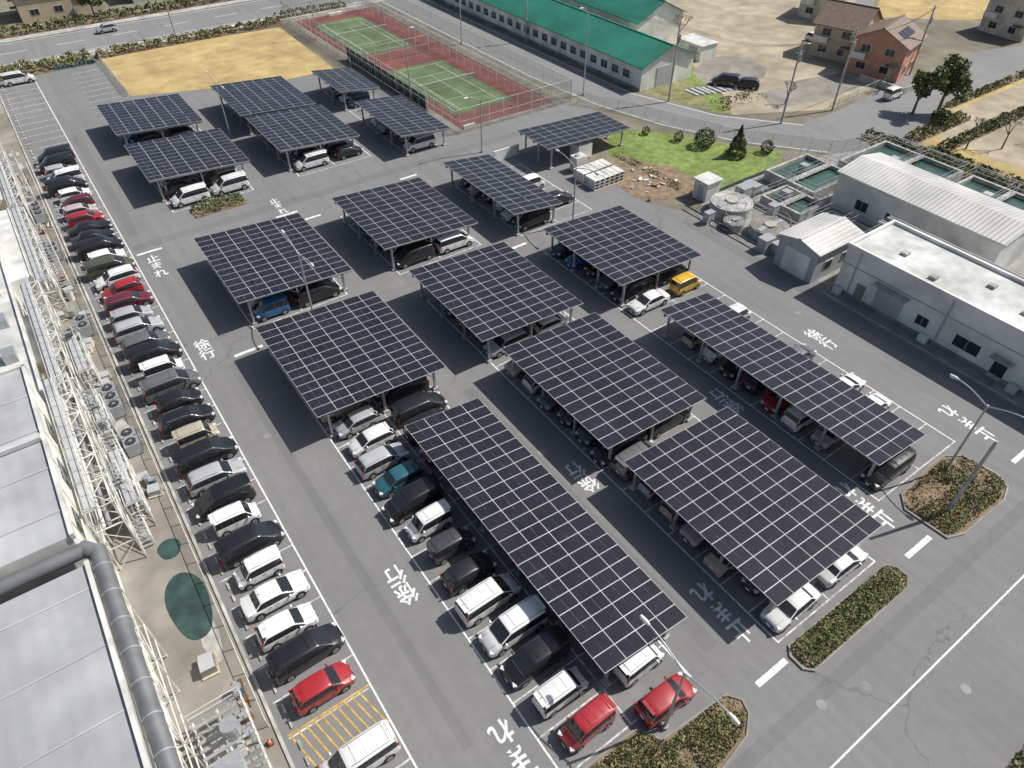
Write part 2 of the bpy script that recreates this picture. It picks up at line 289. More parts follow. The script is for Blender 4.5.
# ---------------------------------------------------------------- cars
def car_mesh(kind):
    S={'minivan':(4.7,1.76,1.86,.85,1.08,1.70,4.45,.87),
     'kei_van':(3.4,1.48,1.80,.60,1.02,1.08,3.25,.89),
     'hatchback':(3.85,1.68,1.5,.90,.95,1.55,3.35,.81),
     'sedan':(4.55,1.76,1.44,1.15,.93,1.95,3.35,.77),
     'wagon':(4.45,1.76,1.58,1.05,.98,1.75,3.98,.82)}[kind]
    L,W,H,hd,bt,rs,re,tp=S; hw=W/2; wt=hw*tp
    rearx=L-.06 if kind!='sedan' else L-.75; zl=.2
    st=[]
    st.append((0,hw*.72,.50,.57,hw*.55,'h'))
    st.append((.06,hw*.86,.60,.68,hw*.62,'h'))
    st.append((.18,hw*.95,.68,.77,hw*.68,'h'))
    st.append((.42,hw*.995,bt*.82,bt*.90,hw*.74,'h'))
    st.append((hd*.8,hw,bt*.95,bt+.0,hw*.80,'h')) if hd>.7 else None
    st.append((hd,hw,bt,bt+.05,hw*.82,'h'))
    st.append((rs-.10,hw,bt+.02,H-.10,wt*.985,'c'))
    st.append((rs+.12,hw,bt+.02,H-.035,wt,'c'))
    bp=rs+(re-rs)*.40
    st.append((bp,hw,bt+.02,H,wt*1.01,'c')); st.append((bp+.1,hw,bt+.02,H,wt*1.01,'c'))
    cp=rs+(re-rs)*.80
    st.append((cp,hw,bt+.03,H,wt,'c')); st.append((cp+.1,hw,bt+.03,H-.01,wt,'c'))
    st.append((re-.1,hw*.99,bt+.03,H-.035,wt*.98,'c')); st.append((re+.04,hw*.985,bt+.03,H-.08,wt*.96,'c'))
    if kind=='sedan':
        st.append((rearx,hw*.97,bt+.02,bt+.08,hw*.75,'t')); st.append((L-.14,hw*.94,bt,bt+.04,hw*.72,'t')); st.append((L,hw*.82,bt-.14,bt-.08,hw*.62,'t'))
    else:
        st.append((rearx-.05,hw*.95,bt,bt+.05,hw*.82,'t')); st.append((rearx,hw*.93,bt-.15,bt-.1,hw*.78,'t')); st.append((L,hw*.85,bt-.3,bt-.24,hw*.7,'t'))
    b=MB(); rings=[]
    for (x,h_,be,to,wo,fl) in st:
        pts=[(h_*.86,zl),(h_*.985,zl+.12),(h_,zl+.28),(h_*1.0,be*.72),(h_*.965,be)]
        if fl=='c': pts+= [(wo,to-.10),(wo*.93,to-.03),(wo*.75,to+.003),(0,to+.025)]
        else: pts+=[(wo*1.08,be+(to-be)*.55),(wo*.98,be+(to-be)*.9),(wo*.8,to+.01),(0,to+.035)]
        ring=[(L/2-x,yy,z) for (yy,z) in pts]+[(L/2-x,-yy,z) for (yy,z) in reversed(pts[:-1])]
        i0=len(b.v); b.v+=ring; rings.append(i0)
    n=17
    for i in range(len(st)-1):
        A,B=rings[i],rings[i+1]; fa,fb=st[i][5],st[i+1][5]; dx=st[i+1][0]-st[i][0]
        for j in range(n-1):
            jj=j if j<8 else 15-j
            k='paint'
            if jj==0: k='plast'
            if jj==4:
                if fa=='c' and fb=='c': k='plast' if (abs(st[i][0]-bp)<.01 or abs(st[i][0]-cp)<.01) else 'cglass'
                elif fa!=fb: k='cglass'
            if jj in(6,7) and fa!=fb: k='cglass'
            b.f.append((A+j,A+j+1,B+j+1,B+j)); b.m.append(b.mi(k))
    b.f.append(tuple(rings[0]+i for i in range(n))[::-1]); b.m.append(b.mi('paint'))
    b.f.append(tuple(rings[-1]+i for i in range(n))); b.m.append(b.mi('paint'))
    wr=.30 if kind in('hatchback','kei_van') else .33
    wb=(.62 if kind=='kei_van' else .82); wx=[L/2-wb,-(L/2-wb)]
    for x in wx:
        for s in(-1,1):
            b.cyl((x,s*(hw-.20),wr+.02),(x,s*(hw+.006),wr+.02),wr+.055,'plast',20)
            b.cyl((x,s*(hw-.19),wr),(x,s*(hw+.02),wr),wr,'tyre',20)
            b.cyl((x,s*(hw),wr),(x,s*(hw+.03),wr),wr*.64,'rim',10)
            b.cyl((x,s*(hw),wr),(x,s*(hw+.036),wr),wr*.2,'plast',8)
    van=kind in('minivan','kei_van')
    for s in(-1,1):
        b.cbox((L/2-.17,s*hw*.73,.70),(.26,.30,.13),'head',rot=-s*.5)
        if kind!='sedan': b.cbox((-L/2+.10,s*hw*.85,bt-.02),(.12,.11,.40),'tail')
        else: b.cbox((-L/2+.08,s*hw*.66,bt-.18),(.14,.36,.12),'tail')
        b.cbox((L/2-hd-.30,s*(hw+.08),bt+.08),(.11,.19,.14),'paint'); b.cbox((L/2-hd-.36,s*(hw+.08),bt+.08),(.02,.16,.11),'cglass')
        for xx in (L/2-rs-.05, L/2-bp-.05, L/2-cp-.02): b.cbox((xx,s*(hw-.006),bt*.62),(.014,.02,bt*.5),'plast')
        for xx in (L/2-bp+.12, L/2-cp+.15): b.cbox((xx,s*(hw),bt*.84),(.16,.03,.03),'plast')
        if kind in('wagon',): b.beam((L/2-rs-.3,s*wt*.84,H+.02),(L/2-re+.2,s*wt*.84,H+.02),.025,'galv')
        if van: b.cbox((L/2-(rs+re)/2,s*wt*.79,H-.003),(re-rs-.3,.03,.02),'plast')
        b.cbox((L/2-.35,s*hw*.93,.36),(.25,.06,.1),'plast')
    if van:
        for q in range(4): b.cbox((L/2-rs-.5-q*(re-rs-.7)/3,0,H+.022),(.06,wt*1.3,.012),'paint')
    b.cbox((L/2-.02,0,.42),(.10,hw*1.1,.16),'plast'); b.cbox((L/2-.03,0,.60),(.10,hw*.8,.07),'plast'); b.cbox((L/2+.035,0,.42),(.02,.33,.16),'plate'); b.cbox((-L/2-.0,0,.70),(.05,.33,.16),'plate')
    b.cbox((-L/2+.05,0,.35),(.14,hw*1.4,.12),'plast')
    b.cbox((L/2-hd-.03,0,bt+.082),(.12,hw*1.35,.02),'plast')
    for s in(-1,1): b.cbox((L/2-hd*.55,s*hw*.55,bt*.965+.02),(hd*.7,.012,.02),'plast')
    if van or kind=='hatchback': b.cbox((-L/2+(L-re)-.08,0,H-.03),(.22,wt*1.5,.04),'paint')
    ax=-L/2+(L-re)+.2; b.cyl((ax,0,H),(ax-.2,0,H+.16),.012,'plast',5)
    b.poly([(-L/2+.3,-hw*.8,.21),(-L/2+.3,hw*.8,.21),(L/2-.3,hw*.8,.21),(L/2-.3,-hw*.8,.21)],'plast')
    return b.mesh('car_'+kind,42)
CM={k:car_mesh(k) for k in('minivan','kei_van','hatchback','sedan','wagon')}
COL={'w':(.80,.80,.78),'k':(.012,.012,.014),'n':(.02,.022,.04),'s':(.42,.43,.44),'g':(.13,.135,.14),'r':(.36,.02,.025),'m':(.13,.015,.025),'t':(.03,.13,.17),'b':(.02,.15,.36),'y':(.72,.42,.02),'p':(.52,.42,.40),'e':(.45,.40,.30),'o':(.08,.085,.05),'d':(.05,.052,.056)}
NAME={'minivan':'parked_minivan','kei_van':'parked_kei_van','hatchback':'parked_hatchback','sedan':'parked_sedan','wagon':'parked_wagon'}
KK={'v':'minivan','x':'kei_van','h':'hatchback','a':'sedan','u':'wagon'}
rc=random.Random(11)
def car(x,y,code,face,nudge=True):
    c,k=code[0],KK[code[1]]
    rot=(0 if face>0 else math.pi)+rc.uniform(-.03,.03)
    o=place(CM[k],NAME[k],(x+(rc.uniform(-.25,.25) if nudge else 0),y+rc.uniform(-.12,.12),.01),rot)
    s=rc.uniform(.96,1.04); o.scale=(s,rc.uniform(.98,1.02),rc.uniform(.95,1.05)); v=rc.uniform(.88,1.06)
    o.color=(*[min(.85,q*v) for q in COL[c]],1)
    return o
def rcode():
    c=rc.choices('wwwkknsgdsrpbe',k=1)[0]; return c+rc.choices('vxhau',[4,4,3,1,2])[0]
row='rh kv wh wa wx kv wx kv su kv ex ku kh gv wx kv gu su sh mu rh wu ov wh kv ka ka rh ph mh wh kv wv sh kv kv'.split()
car(.95,16.85,'wv',-1)
for i,c in enumerate(row): car(.9,22.15+i*P,c,1 if rc.random()<.7 else -1)
rowa='rx wx kv wv wv kh dx wx kv th su wh sh ev wx kv su wh'.split()
for i,c in enumerate(rowa): car(12.8,10.8+i*P,c,-1 if rc.random()<.6 else 1)
for yy,c in ((9.25,'rh'),(11.8,'wx')): car(17.9,yy,c,1)
yy=14.3
while yy<55:
    c=rcode()
    if 36.5<yy<43: c='kv'
    car(17.9,yy,c,1 if rc.random()<.6 else -1); yy+=P
def fill(x,y0,n,f=.85,first=None,face=1):
    for i in range(n):
        if i==0 and first: car(x,y0,first,face); continue
        if rc.random()<f: car(x,y0+i*P,rcode(),face if rc.random()<.65 else -face)
fill(12.8,61,5,.9,'bx',-1); fill(17.9,61,5,.9,'kv',1)
fill(12.8,89.6,6,.8,'wv',-1); fill(17.9,89.6,6,.8,'wv',-1); fill(12.8,107.8,5,.6,None,-1); fill(17.9,107.8,5,.6,None,1)
fill(29.5,9.0,5,1,'wa',-1); fill(29.5,21.9,2,.9,None,-1); fill(34.8,9.0,6,.85,'wa',1)
fill(29.5,26.4,6,.95,'kv',-1); fill(34.8,26.4,6,.9,'kv',1)
fill(29.5,42.8,5,.9,'su',-1); fill(34.8,42.8,5,.9,'wh',1)
fill(29.5,61.2,5,.95,'kv',-1); fill(34.8,61.2,5,.9,'wv',1)
fill(29.5,90.0,5,.9,'wv',-1); fill(34.8,90.0,5,.9,'kh',1); fill(29.5,105,5,.6,None,-1); fill(34.8,105,5,.6,None,1)
fill(45.2,12.2,9,.95,'kv',-1); car(45.3,39.8,'wa',-1); car(50.6,39.7,'yx',1)
car(50.7,20,'wa',1); car(50.7,17.2,'wh',1); car(50.6,25.3,'gh',1); car(50.6,32.8,'wx',1)
fill(45.2,42.4,5,.9,'kv',-1); fill(50.6,42.4,5,.85,'kv',1)
fill(45.0,60,6,.9,'kv',-1); car(50.6,67.3,'wx',1); car(50.6,62.2,'ku',1)
fill(44.6,86.4,5,.8,'wv',-1); fill(44.4,105.5,4,.6,None,-1)
o=car(100,75,'ku',1,False); o.rotation_euler[2]=2.3; o=car(98,77.6,'kv',1,False); o.rotation_euler[2]=2.3
car(1.2,147.5,'wv',1); car(116,58,'wx',1); car(20,168,'sh',-1); car(130,84,'wh',1)
# ---------------------------------------------------------------- solar carports
def carport(x0,x1,y0,y1,zh=3.35,zl=2.55):
    cx,cy=(x0+x1)/2,(y0+y1)/2; W=x1-x0; D=y1-y0; b=MB()
    nx=max(2,round(W/1.74)); ny=round(D/1.13); mw=W/nx; md=D/ny
    def zz(x): return zh+(zl-zh)*(x+W/2)/W
    g=.029
    X0,X1,Y0,Y1=-W/2,W/2,-D/2,D/2; t=.05
    P_=lambda x,y,dz:(x,y,zz(x)+dz)
    b.poly([P_(X0,Y0,0),P_(X1,Y0,0),P_(X1,Y1,0),P_(X0,Y1,0)],'pvframe')
    b.poly([P_(X0,Y0,-t),P_(X0,Y1,-t),P_(X1,Y1,-t),P_(X1,Y0,-t)],'roofl')
    for q in(((X0,Y0),(X1,Y0)),((X1,Y0),(X1,Y1)),((X1,Y1),(X0,Y1)),((X0,Y1),(X0,Y0))):
        (a,c),(e,f)=q; b.poly([P_(a,c,-t),P_(e,f,-t),P_(e,f,0),P_(a,c,0)],'pvframe')
    for i in range(nx):
        for j in range(ny):
            xa,xb=X0+i*mw+g,X0+(i+1)*mw-g; ya,yb=Y0+j*md+g,Y0+(j+1)*md-g; xm=(xa+xb)/2
            dz=[.006+random.uniform(0,.008) for _ in range(4)]
            b.poly([P_(xa,ya,dz[0]),P_(xm-.007,ya,dz[1]),P_(xm-.007,yb,dz[2]),P_(xa,yb,dz[3])],'pv')
            b.poly([P_(xm+.007,ya,dz[1]),P_(xb,ya,dz[0]),P_(xb,yb,dz[3]),P_(xm+.007,yb,dz[2])],'pv')
    for i in range(nx+1):
        x=X0+.15+(W-.3)*i/nx; b.box(x-.04,x+.04,Y0+.05,Y1-.05,zz(x)-t-.16,zz(x)-t-.012,'galv')
    npst=max(2,round(D/5.1))
    for i in range(npst+1):
        y=Y0+.6+(D-1.2)*i/npst
        for s in(-.08,.08): b.poly([(X0+.1,y+s,zz(X0+.1)-.22),(X1-.1,y+s,zz(X1-.1)-.22),(X1-.1,y+s,zz(X1-.1)-.5),(X0+.1,y+s,zz(X0+.1)-.5)],'galv')
        b.poly([(X0+.1,y-.08,zz(X0+.1)-.5),(X1-.1,y-.08,zz(X1-.1)-.5),(X1-.1,y+.08,zz(X1-.1)-.5),(X0+.1,y+.08,zz(X0+.1)-.5)],'galv')
        xs=(X0+1.0,0,X1-1.0) if W>9 else (X0+.9,X1-.9)
        for x in xs:
            b.box(x-.1,x+.1,y-.1,y+.1,0.01,zz(x)-.5,'galv'); b.box(x-.25,x+.25,y-.25,y+.25,0.01,.22,'conc')
            for s in(-1,1):
                if X0+.3<x+s*.9<X1-.3: b.beam((x,y,zz(x)-1.2),(x+s*.8,y,zz(x+s*.8)-.5),.05,'galv')
    return b.obj('solar_carport',(cx,cy,0))
CP=[(9.6,21.6,60,74.4),(9.6,21.7,41.2,55.4),(25.7,37.6,60.4,74),(25.8,37.7,41.5,55.4),(26.6,37.7,25.1,39.7),(26.7,38.4,8.8,23.4),(14.9,21.9,11.8,36.3),
(41.3,48.4,58.4,74.4),(42,53.6,40.8,54),(42.3,49,12,35.7),(54.8,69.5,69.7,76.8),(9.1,21.7,91,103.5),(9,20.7,107.5,120),(25.2,36.6,104,118),(25.5,37,89.7,103.2),(40.7,47.5,104.2,115),(40.8,48.6,84.5,99.4)]
for c in CP: carport(*c)
# ---------------------------------------------------------------- foliage
def foliage(b,sampler,n,size,keys=('leafd','leafm','leafl'),wts=(4,4,2),rnd=random):
    for _ in range(n):
        p=Vector(sampler()); s=size*rnd.uniform(.6,1.3)
        nn=Vector((rnd.uniform(-1,1),rnd.uniform(-1,1),rnd.uniform(-.1,1.2)))
        if nn.length<.1: nn=Vector((0,0,1))
        nn.normalize(); a=nn.orthogonal().normalized(); a.rotate(Matrix.Rotation(rnd.uniform(0,6.28),3,nn)); c=nn.cross(a)
        q=noise.noise(p*.9)
        k=rnd.choices(keys,[wts[0]*(1.6 if q<0 else .5),wts[1],wts[2]*(1.6 if q>0 else .5)])[0]
        b.poly([p+a*s,p+c*s*.6,p-a*s,p-c*s*.6],k)
def inpoly(x,y,pg):
    c=False; n=len(pg)
    for i in range(n):
        x0,y0=pg[i];x1,y1=pg[(i+1)%n]
        if (y0>y)!=(y1>y) and x<(x1-x0)*(y-y0)/(y1-y0)+x0: c=not c
    return c
def hedge(x0,x1,y0,y1,h,dens=60,size=.13,name='hedge',keys=('leafd','leafm','leafl'),gap=-.25,soil=True,wts=(4,4,2),pg=None):
    b=MB(); A=(x1-x0)*(y1-y0)
    if soil: b.box(x0-.05,x1+.05,y0-.05,y1+.05,0.0,.10,'soil')
    def sm():
        while 1:
            x=random.uniform(x0,x1); y=random.uniform(y0,y1)
            if pg and not inpoly(x,y,pg): continue
            q=noise.noise(Vector((x*.5,y*.5,3)))
            if q<gap and random.random()<.85: continue
            hh=h*(.65+.5*noise.noise(Vector((x*.8,y*.8,1)))+.2)
            e=min(x-x0,x1-x,y-y0,y1-y); hh*=min(1,.35+e*1.3)
            return (x,y,.1+hh*random.uniform(.25,1)**.5)
    foliage(b,sm,int(A*dens),size,keys,wts); return b.obj(name)
def kerbring(pts,name='kerb'):
    b=MB(); n=len(pts)
    for i in range(n):
        x0,y0=pts[i];x1,y1=pts[(i+1)%n]; L=math.hypot(x1-x0,y1-y0); b.cbox(((x0+x1)/2,(y0+y1)/2,.07+.0007*i),(L+.1,.14,.14),'concd',math.atan2(y1-y0,x1-x0))
    b.obj(name)
def shrink(pg,d=.35):
    cx=sum(p[0] for p in pg)/len(pg); cy=sum(p[1] for p in pg)/len(pg); o=[]
    for x,y in pg:
        L=math.hypot(x-cx,y-cy); o.append((x-(x-cx)/L*d,y-(y-cy)/L*d))
    return o
bed1=[(9.6,3.9),(15,4.1),(20.6,5.0),(21.7,5.8),(22.0,6.6),(21.4,7.4),(16.3,7.75),(15.4,9.1),(10.4,9.2),(9.6,8.4)]
bed2=[(27.2,5.2),(37.4,5.2),(38.2,5.7),(38.3,6.6),(37.7,7.2),(27.2,7.2),(26.7,6.7),(26.7,5.7)]
bed3=[(43.6,5.9),(45,5.4),(50.5,5.3),(52,5.8),(52.6,7),(52.2,9.6),(51,10.5),(49,10.6),(44.5,10.2),(43.4,9.2)]
for i,(bd,hh,dn,gp,ky) in enumerate(((bed1,.65,150,-.35,('leafb','leafm','leafl')),(bed2,.8,160,-.4,('leafm','leafm','leafl')),(bed3,.7,110,-.12,('leafb','leafm','leafl')))):
    sheet('planting_bed',bd,.06,'soil'); kerbring(bd); s=shrink(bd); xs=[p[0] for p in s]; ys=[p[1] for p in s]
    hedge(min(xs),max(xs),min(ys),max(ys),hh,dn,.10,soil=False,gap=gp,keys=ky,pg=s)
hedge(29,60,-9,-4.9,1.2,50,.14)
hedge(12.2,18.5,85.0,87.6,1.0,60,.14)
hedge(14.8,50,152.2,154.8,1.3,26,.25,keys=('leafb','leafm','leafl')); hedge(-30,14,150.4,154.8,1.5,14,.3,keys=('leafb','leafm','leafl'))
hedge(-60,110,175.6,178.4,1.6,12,.35,keys=('leafd','leafm','leafb'))
hedge(50,66,156,158,1.2,20,.25,keys=('leafb','leafm','leafl'))
for (x0,x1,y0,y1) in((98.6,101,30,52),(104.5,140,41.8,43.6),(101.6,103.4,12,44),(120,150,50.2,51.4),(104,118,46,48.2)):
    hedge(x0,x1,y0,y1,1.3,26,.25,keys=('leafd','leafm','leafl') if y0<45 else ('leafb','leafm','leafl'))
hedge(84.5,88,100,150,.4,7,.25,gap=.1); hedge(90,100,70,74,.4,6,.2,gap=.1,soil=False,keys=('leafb','leafm','leafl'))
hedge(65.5,66.8,53,69,.5,20,.14,gap=0,soil=False)
def tree(x,y,h,r,kind='round',name='tree',n=1400,size=.28,keys=('leafd','leafm','leafl')):
    b=MB(); th=h*.45
    b.cyl((0,0,0),(0,0,th),.035*h,'bark',8,.02*h)
    cl=[]
    if kind=='cone':
        b.cyl((0,0,0),(0,0,h*.9),.12,'bark',6,.03)
        def sm():
            t=random.random()**1.4; a=random.uniform(0,6.28); rr=r*(1-t)*(.8+.5*noise.noise(Vector((t*6,a*.8,x)))); q=random.uniform(.75,1.05)
            return (rr*q*math.cos(a),rr*q*math.sin(a),.3+t*(h-.3))
    elif kind=='ball':
        def sm():
            v=Vector((random.gauss(0,1),random.gauss(0,1),random.gauss(0,1))).normalized(); v*=r*random.uniform(.85,1.03)*(1+.25*noise.noise(v*2)); return (v.x,v.y,max(.1,h*.5+v.z*h/2/r))
    else:
        for i in range(12):
            a=random.uniform(0,6.28); q=r*random.uniform(.1,.8); z=h*random.uniform(.45,.9); c=Vector((q*math.cos(a),q*math.sin(a),z)); cl.append((c,r*random.uniform(.22,.42)))
            b.cyl((0,0,th*random.uniform(.6,1)),c,.014*h,'bark',5,.006*h)
        def sm():
            c,cr=random.choice(cl); v=Vector((random.gauss(0,1),random.gauss(0,1),random.gauss(0,1))).normalized()*cr*random.uniform(.5,1.1); return c+v
    foliage(b,sm,n,size,keys); return b.obj(name,(x,y,0))
tree(79.4,58.4,4.4,1.7,'cone','conifer_tree',2200,.15); tree(83.6,56.6,1.8,.9,'ball','clipped_shrub',500,.13)
tree(78.0,63.2,2.6,1.4,'ball','clipped_shrub',1500,.13)
tree(76.3,66.6,1.4,.7,'ball','clipped_shrub',400,.11); tree(74,71,1.2,.6,'ball','clipped_shrub',300,.11)
for (x,y,h,r) in((113,52.5,7,3),(116.5,50.5,8.5,3.3),(110,47.2,3,1.6),(160,44,6,3),(172,41,8,3.5),(58,179,7,3),(20,181,6,3),(74,180,7,3),(-8,181,7,3),(100,181,8,4)):
    tree(x,y,h,r,n=1700,size=.3,keys=('leafm','leafm','leafl'))
def bare(x,y,h):
    b=MB()
    def br(p,d,L,r,k):
        e=p+d*L; b.cyl(p,e,r,'bark',5,r*.65)
        if k==0:return
        for i in range(3 if k>1 else 4):
            q=(d+Vector((random.uniform(-.8,.8),random.uniform(-.8,.8),random.uniform(-.1,.5)))).normalized(); br(e,q,L*.68,r*.6,k-1)
    br(Vector((0,0,0)),Vector((0,0,1)),h*.35,.14,4); b.obj('bare_tree',(x,y,0))
for p in((112,38,6),(121,35,7),(106.5,31,5),(128,40,6),(108,41,5),(107,97.5,6),(119,60.9,5),(100,66.5,4)): bare(*p)
# ---------------------------------------------------------------- tennis courts
sheet('tennis_ground',rect(51.6,72.6,87,156),.012,'gravel')
sheet('tennis_surface',rect(52.7,70.4,88.5,153),.02,'courtred')
for (x0,x1,y0,y1) in((54.6,65.8,93.4,116.2),(54.6,65.6,125.8,148.6)):
    sheet('tennis_court',rect(x0,x1,y0,y1),.026,'courtgreen')
    b=MB(); z=.031; cx=(x0+x1)/2; cy=(y0+y1)/2
    def l(a,c,d,e): b.poly([(a,d,z),(c,d,z),(c,e,z),(a,e,z)],'lot')
    hx,hy=4.8,10.2; w=.045
    for s in(-1,1):
        l(cx+s*hx-w,cx+s*hx+w,cy-hy,cy+hy); l(cx+s*3.6-w,cx+s*3.6+w,cy-hy+.1,cy+hy-.1)
        l(cx-hx+w,cx+hx-w,cy+s*hy-w,cy+s*hy+w); l(cx-3.5,cx+3.5,cy+s*5.6-w,cy+s*5.6+w)
    l(cx-w,cx+w,cy-5.5,cy+5.5); b.obj('court_lines')
    b=MB(); b.cyl((cx-5.6,cy,0),(cx-5.6,cy,1.1),.05,'galv'); b.cyl((cx+5.6,cy,0),(cx+5.6,cy,1.1),.05,'galv')
    b.poly([(cx-5.6,cy,.1),(cx+5.6,cy,.1),(cx+5.6,cy,1.0),(cx-5.6,cy,1.0)],'link'); b.box(cx-5.6,cx+5.6,cy-.03,cy+.03,.95,1.03,'white'); b.obj('tennis_net')
def fence(pts,h,name='chain_link_fence',step=2.5,post='steelw',screen=None,r=.04):
    b=MB()
    for i in range(len(pts)-1):
        p=Vector((*pts[i],0));q=Vector((*pts[i+1],0));L=(q-p).length;n=max(1,round(L/step))
        for j in range(n+1): c=p+(q-p)*j/n; b.cyl(c,c+Vector((0,0,h)),r,post,5)
        for z in((h,h*.5) if h>2 else (h,)): b.cyl(p+Vector((0,0,z)),q+Vector((0,0,z)),r*.7,post,4)
        b.poly([(p.x,p.y,.05),(q.x,q.y,.05),(q.x,q.y,h),(p.x,p.y,h)],'link')
        if screen: b.poly([(p.x+.03,p.y+.03,.05),(q.x+.03,q.y+.03,.05),(q.x+.03,q.y+.03,screen),(p.x+.03,p.y+.03,screen)],'screen')
    return b.obj(name)
fence([(51.6,156),(51.6,87),(72.6,87),(72.6,156),(51.6,156)],3.6)
fence([(51.9,126),(51.9,97)],2.4,'windbreak_screen',screen=2.2)
fence([(52.5,121),(66,121)],3,); fence([(67.4,88),(67.4,154)],3,)
fence([(73,86),(76.5,80),(83,62),(91,51.5),(99.5,48),(100.2,28),(100.5,-10)],1.8,'green_fence')
fence([(15,131),(15,154)],1.2); fence([(50.6,122),(50.6,151)],1.6)
fence([(104,61.2),(120,62.4)],1.2)
fence([(-2.6,22),(-2.6,112)],1.0,'low_fence',2)
b=MB(); b.box(53,55,88.0,88.4,.02,.5,'steelw'); b.box(60,63,152,152.6,.02,.5,'steelw'); b.obj('court_bench')
# ---------------------------------------------------------------- buildings helpers
def windows(b,x,y0,y1,z0,z1,n,w=1.2,side='x-'):
    for i in range(n):
        c=y0+(y1-y0)*(i+.5)/n
        if side=='x-':
            b.box(x-.05,x+.02,c-w/2-.06,c+w/2+.06,z0-.06,z1+.06,'steelw'); b.box(x-.056,x-.03,c-w/2,c-.02,z0,z1,'glassw'); b.box(x-.056,x-.03,c+.02,c+w/2,z0,z1,'glassw')
        else:
            b.box(c-w/2-.06,c+w/2+.06,x-.05,x+.02,z0-.06,z1+.06,'steelw'); b.box(c-w/2,c-.02,x-.056,x-.03,z0,z1,'glassw'); b.box(c+.02,c+w/2,x-.056,x-.03,z0,z1,'glassw')
def gable(name,x0,x1,y0,y1,he,hr,wall,roof,axis='y',ov=.5):
    b=MB(); b.box(x0,x1,y0,y1,0,he,wall); t=.12
    if axis=='y':
        xm=(x0+x1)/2
        for yy in(y0,y1): b.poly([(x0,yy,he),(x1,yy,he),(xm,yy,hr)],wall)
        sl=(hr-he)/(xm-x0)
        for s,xe in((-1,x0-ov),(1,x1+ov)):
            ze=he-sl*ov
            A=[(xe,y0-ov,ze+.03),(xm,y0-ov,hr+.03),(xm,y1+ov,hr+.03),(xe,y1+ov,ze+.03)]
            b.poly(A,roof); b.poly([(p[0],p[1],p[2]+t) for p in A],roof)
            for i in range(4):
                p,q=A[i],A[(i+1)%4]; b.poly([p,q,(q[0],q[1],q[2]+t),(p[0],p[1],p[2]+t)],roof)
        b.box(xm-.15,xm+.15,y0-ov,y1+ov,hr+.1,hr+.22,roof)
    else:
        ym=(y0+y1)/2
        for xx in(x0,x1): b.poly([(xx,y0,he),(xx,y1,he),(xx,ym,hr)],wall)
        sl=(hr-he)/(ym-y0)
        for ye in(y0-ov,y1+ov):
            ze=he-sl*ov; A=[(x0-ov,ye,ze+.03),(x0-ov,ym,hr+.03),(x1+ov,ym,hr+.03),(x1+ov,ye,ze+.03)]
            b.poly(A,roof); b.poly([(p[0],p[1],p[2]+t) for p in A],roof)
            for i in range(4):
                p,q=A[i],A[(i+1)%4]; b.poly([p,q,(q[0],q[1],q[2]+t),(p[0],p[1],p[2]+t)],roof)
        b.box(x0-ov,x1+ov,ym-.15,ym+.15,hr+.1,hr+.22,roof)
    return b
b=gable('g',84.6,96.4,83.8,150,3.9,6.2,'wallw','ribg')
windows(b,84.6,86,148,1.4,2.6,22,1.6); b.box(84.52,84.6,84,150,.0,.5,'concd'); b.box(88,92,83.72,83.8,0,3.2,'wallg'); b.obj('green_roof_hall')
b=gable('g',98.5,110,100,160,4.6,7.2,'wallw','ribg'); windows(b,98.5,102,158,1.6,2.8,18,1.4); b.obj('green_roof_hall')
b=MB(); b.box(103,107,88,94,0,2.6,'wallw','roofl'); b.box(102.93,102.998,89,91,0,2.2,'wallg'); b.box(102.8,107.2,87.8,94.2,2.602,2.7,'roofl'); b.obj('storage_shed')
b=MB()
for i in range(9): b.box(91+i*1.0,91.6+i*1.0,77.0-i*.3,80.0-i*.3,.02,.14+.04*(i%3),'wallg')
b.obj('stacked_concrete_slabs')
def house(name,cx,cy,w,d,he,hr,wall,roof,axis='x',rot=0,pv=False):
    b=gable('h',-w/2,w/2,-d/2,d/2,he,hr,wall,roof,axis,.55)
    for z in((1,2.1),(3.8,4.9)) if he>4.5 else ((1,2.1),):
        windows(b,-w/2,-d/2+.5,d/2-.5,z[0],z[1],2,1.5); windows(b,-d/2,-w/2+.5,w/2-.5,z[0],z[1],2,1.6,'y')
    b.box(-w/2-1.2,-w/2-.002,-d/2+.6,-d/2+2.4,2.5,2.62,roof); b.box(-w/2-.07,-w/2-.002,-d/2+1,-d/2+1.9,.1,2.1,'wallb')
    b.box(-w/2-.9,-w/2-.002,d/2-3,d/2-.4,2.7,2.8,'wallw'); b.box(-w/2-.9,-w/2-.85,d/2-3,d/2-.4,2.8,3.7,'wallw')
    b.box(w/2+.002,w/2+3,-d/2+.4,d/2-2,0,2.7,wall,roof); b.box(w/2+.002,w/2+3.3,-d/2+.1,d/2-1.7,2.702,2.85,roof)
    if pv:
        sl=(hr-he)/(d/2)
        for i in range(3):
            xa=-w/2+1.5+i*1.7; ya=-d/2+1.2; z=lambda y:he+sl*(y+d/2)+.2
            b.poly([(xa,ya,z(ya)),(xa+1.6,ya,z(ya)),(xa+1.6,ya+1.5,z(ya+1.5)),(xa,ya+1.5,z(ya+1.5))],'pv')
    return b.obj(name,(cx,cy,0),rot)
house('orange_house',125.5,67,8.5,9,5.6,7.8,'wallo','roofbr','x',.25,True)
house('beige_house',127.5,76.5,9,8,5.6,8.2,'wallb','roofbr','y',.25)
house('cream_house',145,93,9,8,5.4,7.6,'wallc','roofd','x',.3)
house('grey_house',166,64,10,9,5.6,7.8,'wallc','roofd','x',-.1); house('cream_house',178,56,9,9,5.6,7.8,'wallw','roofbr','y',-.1)
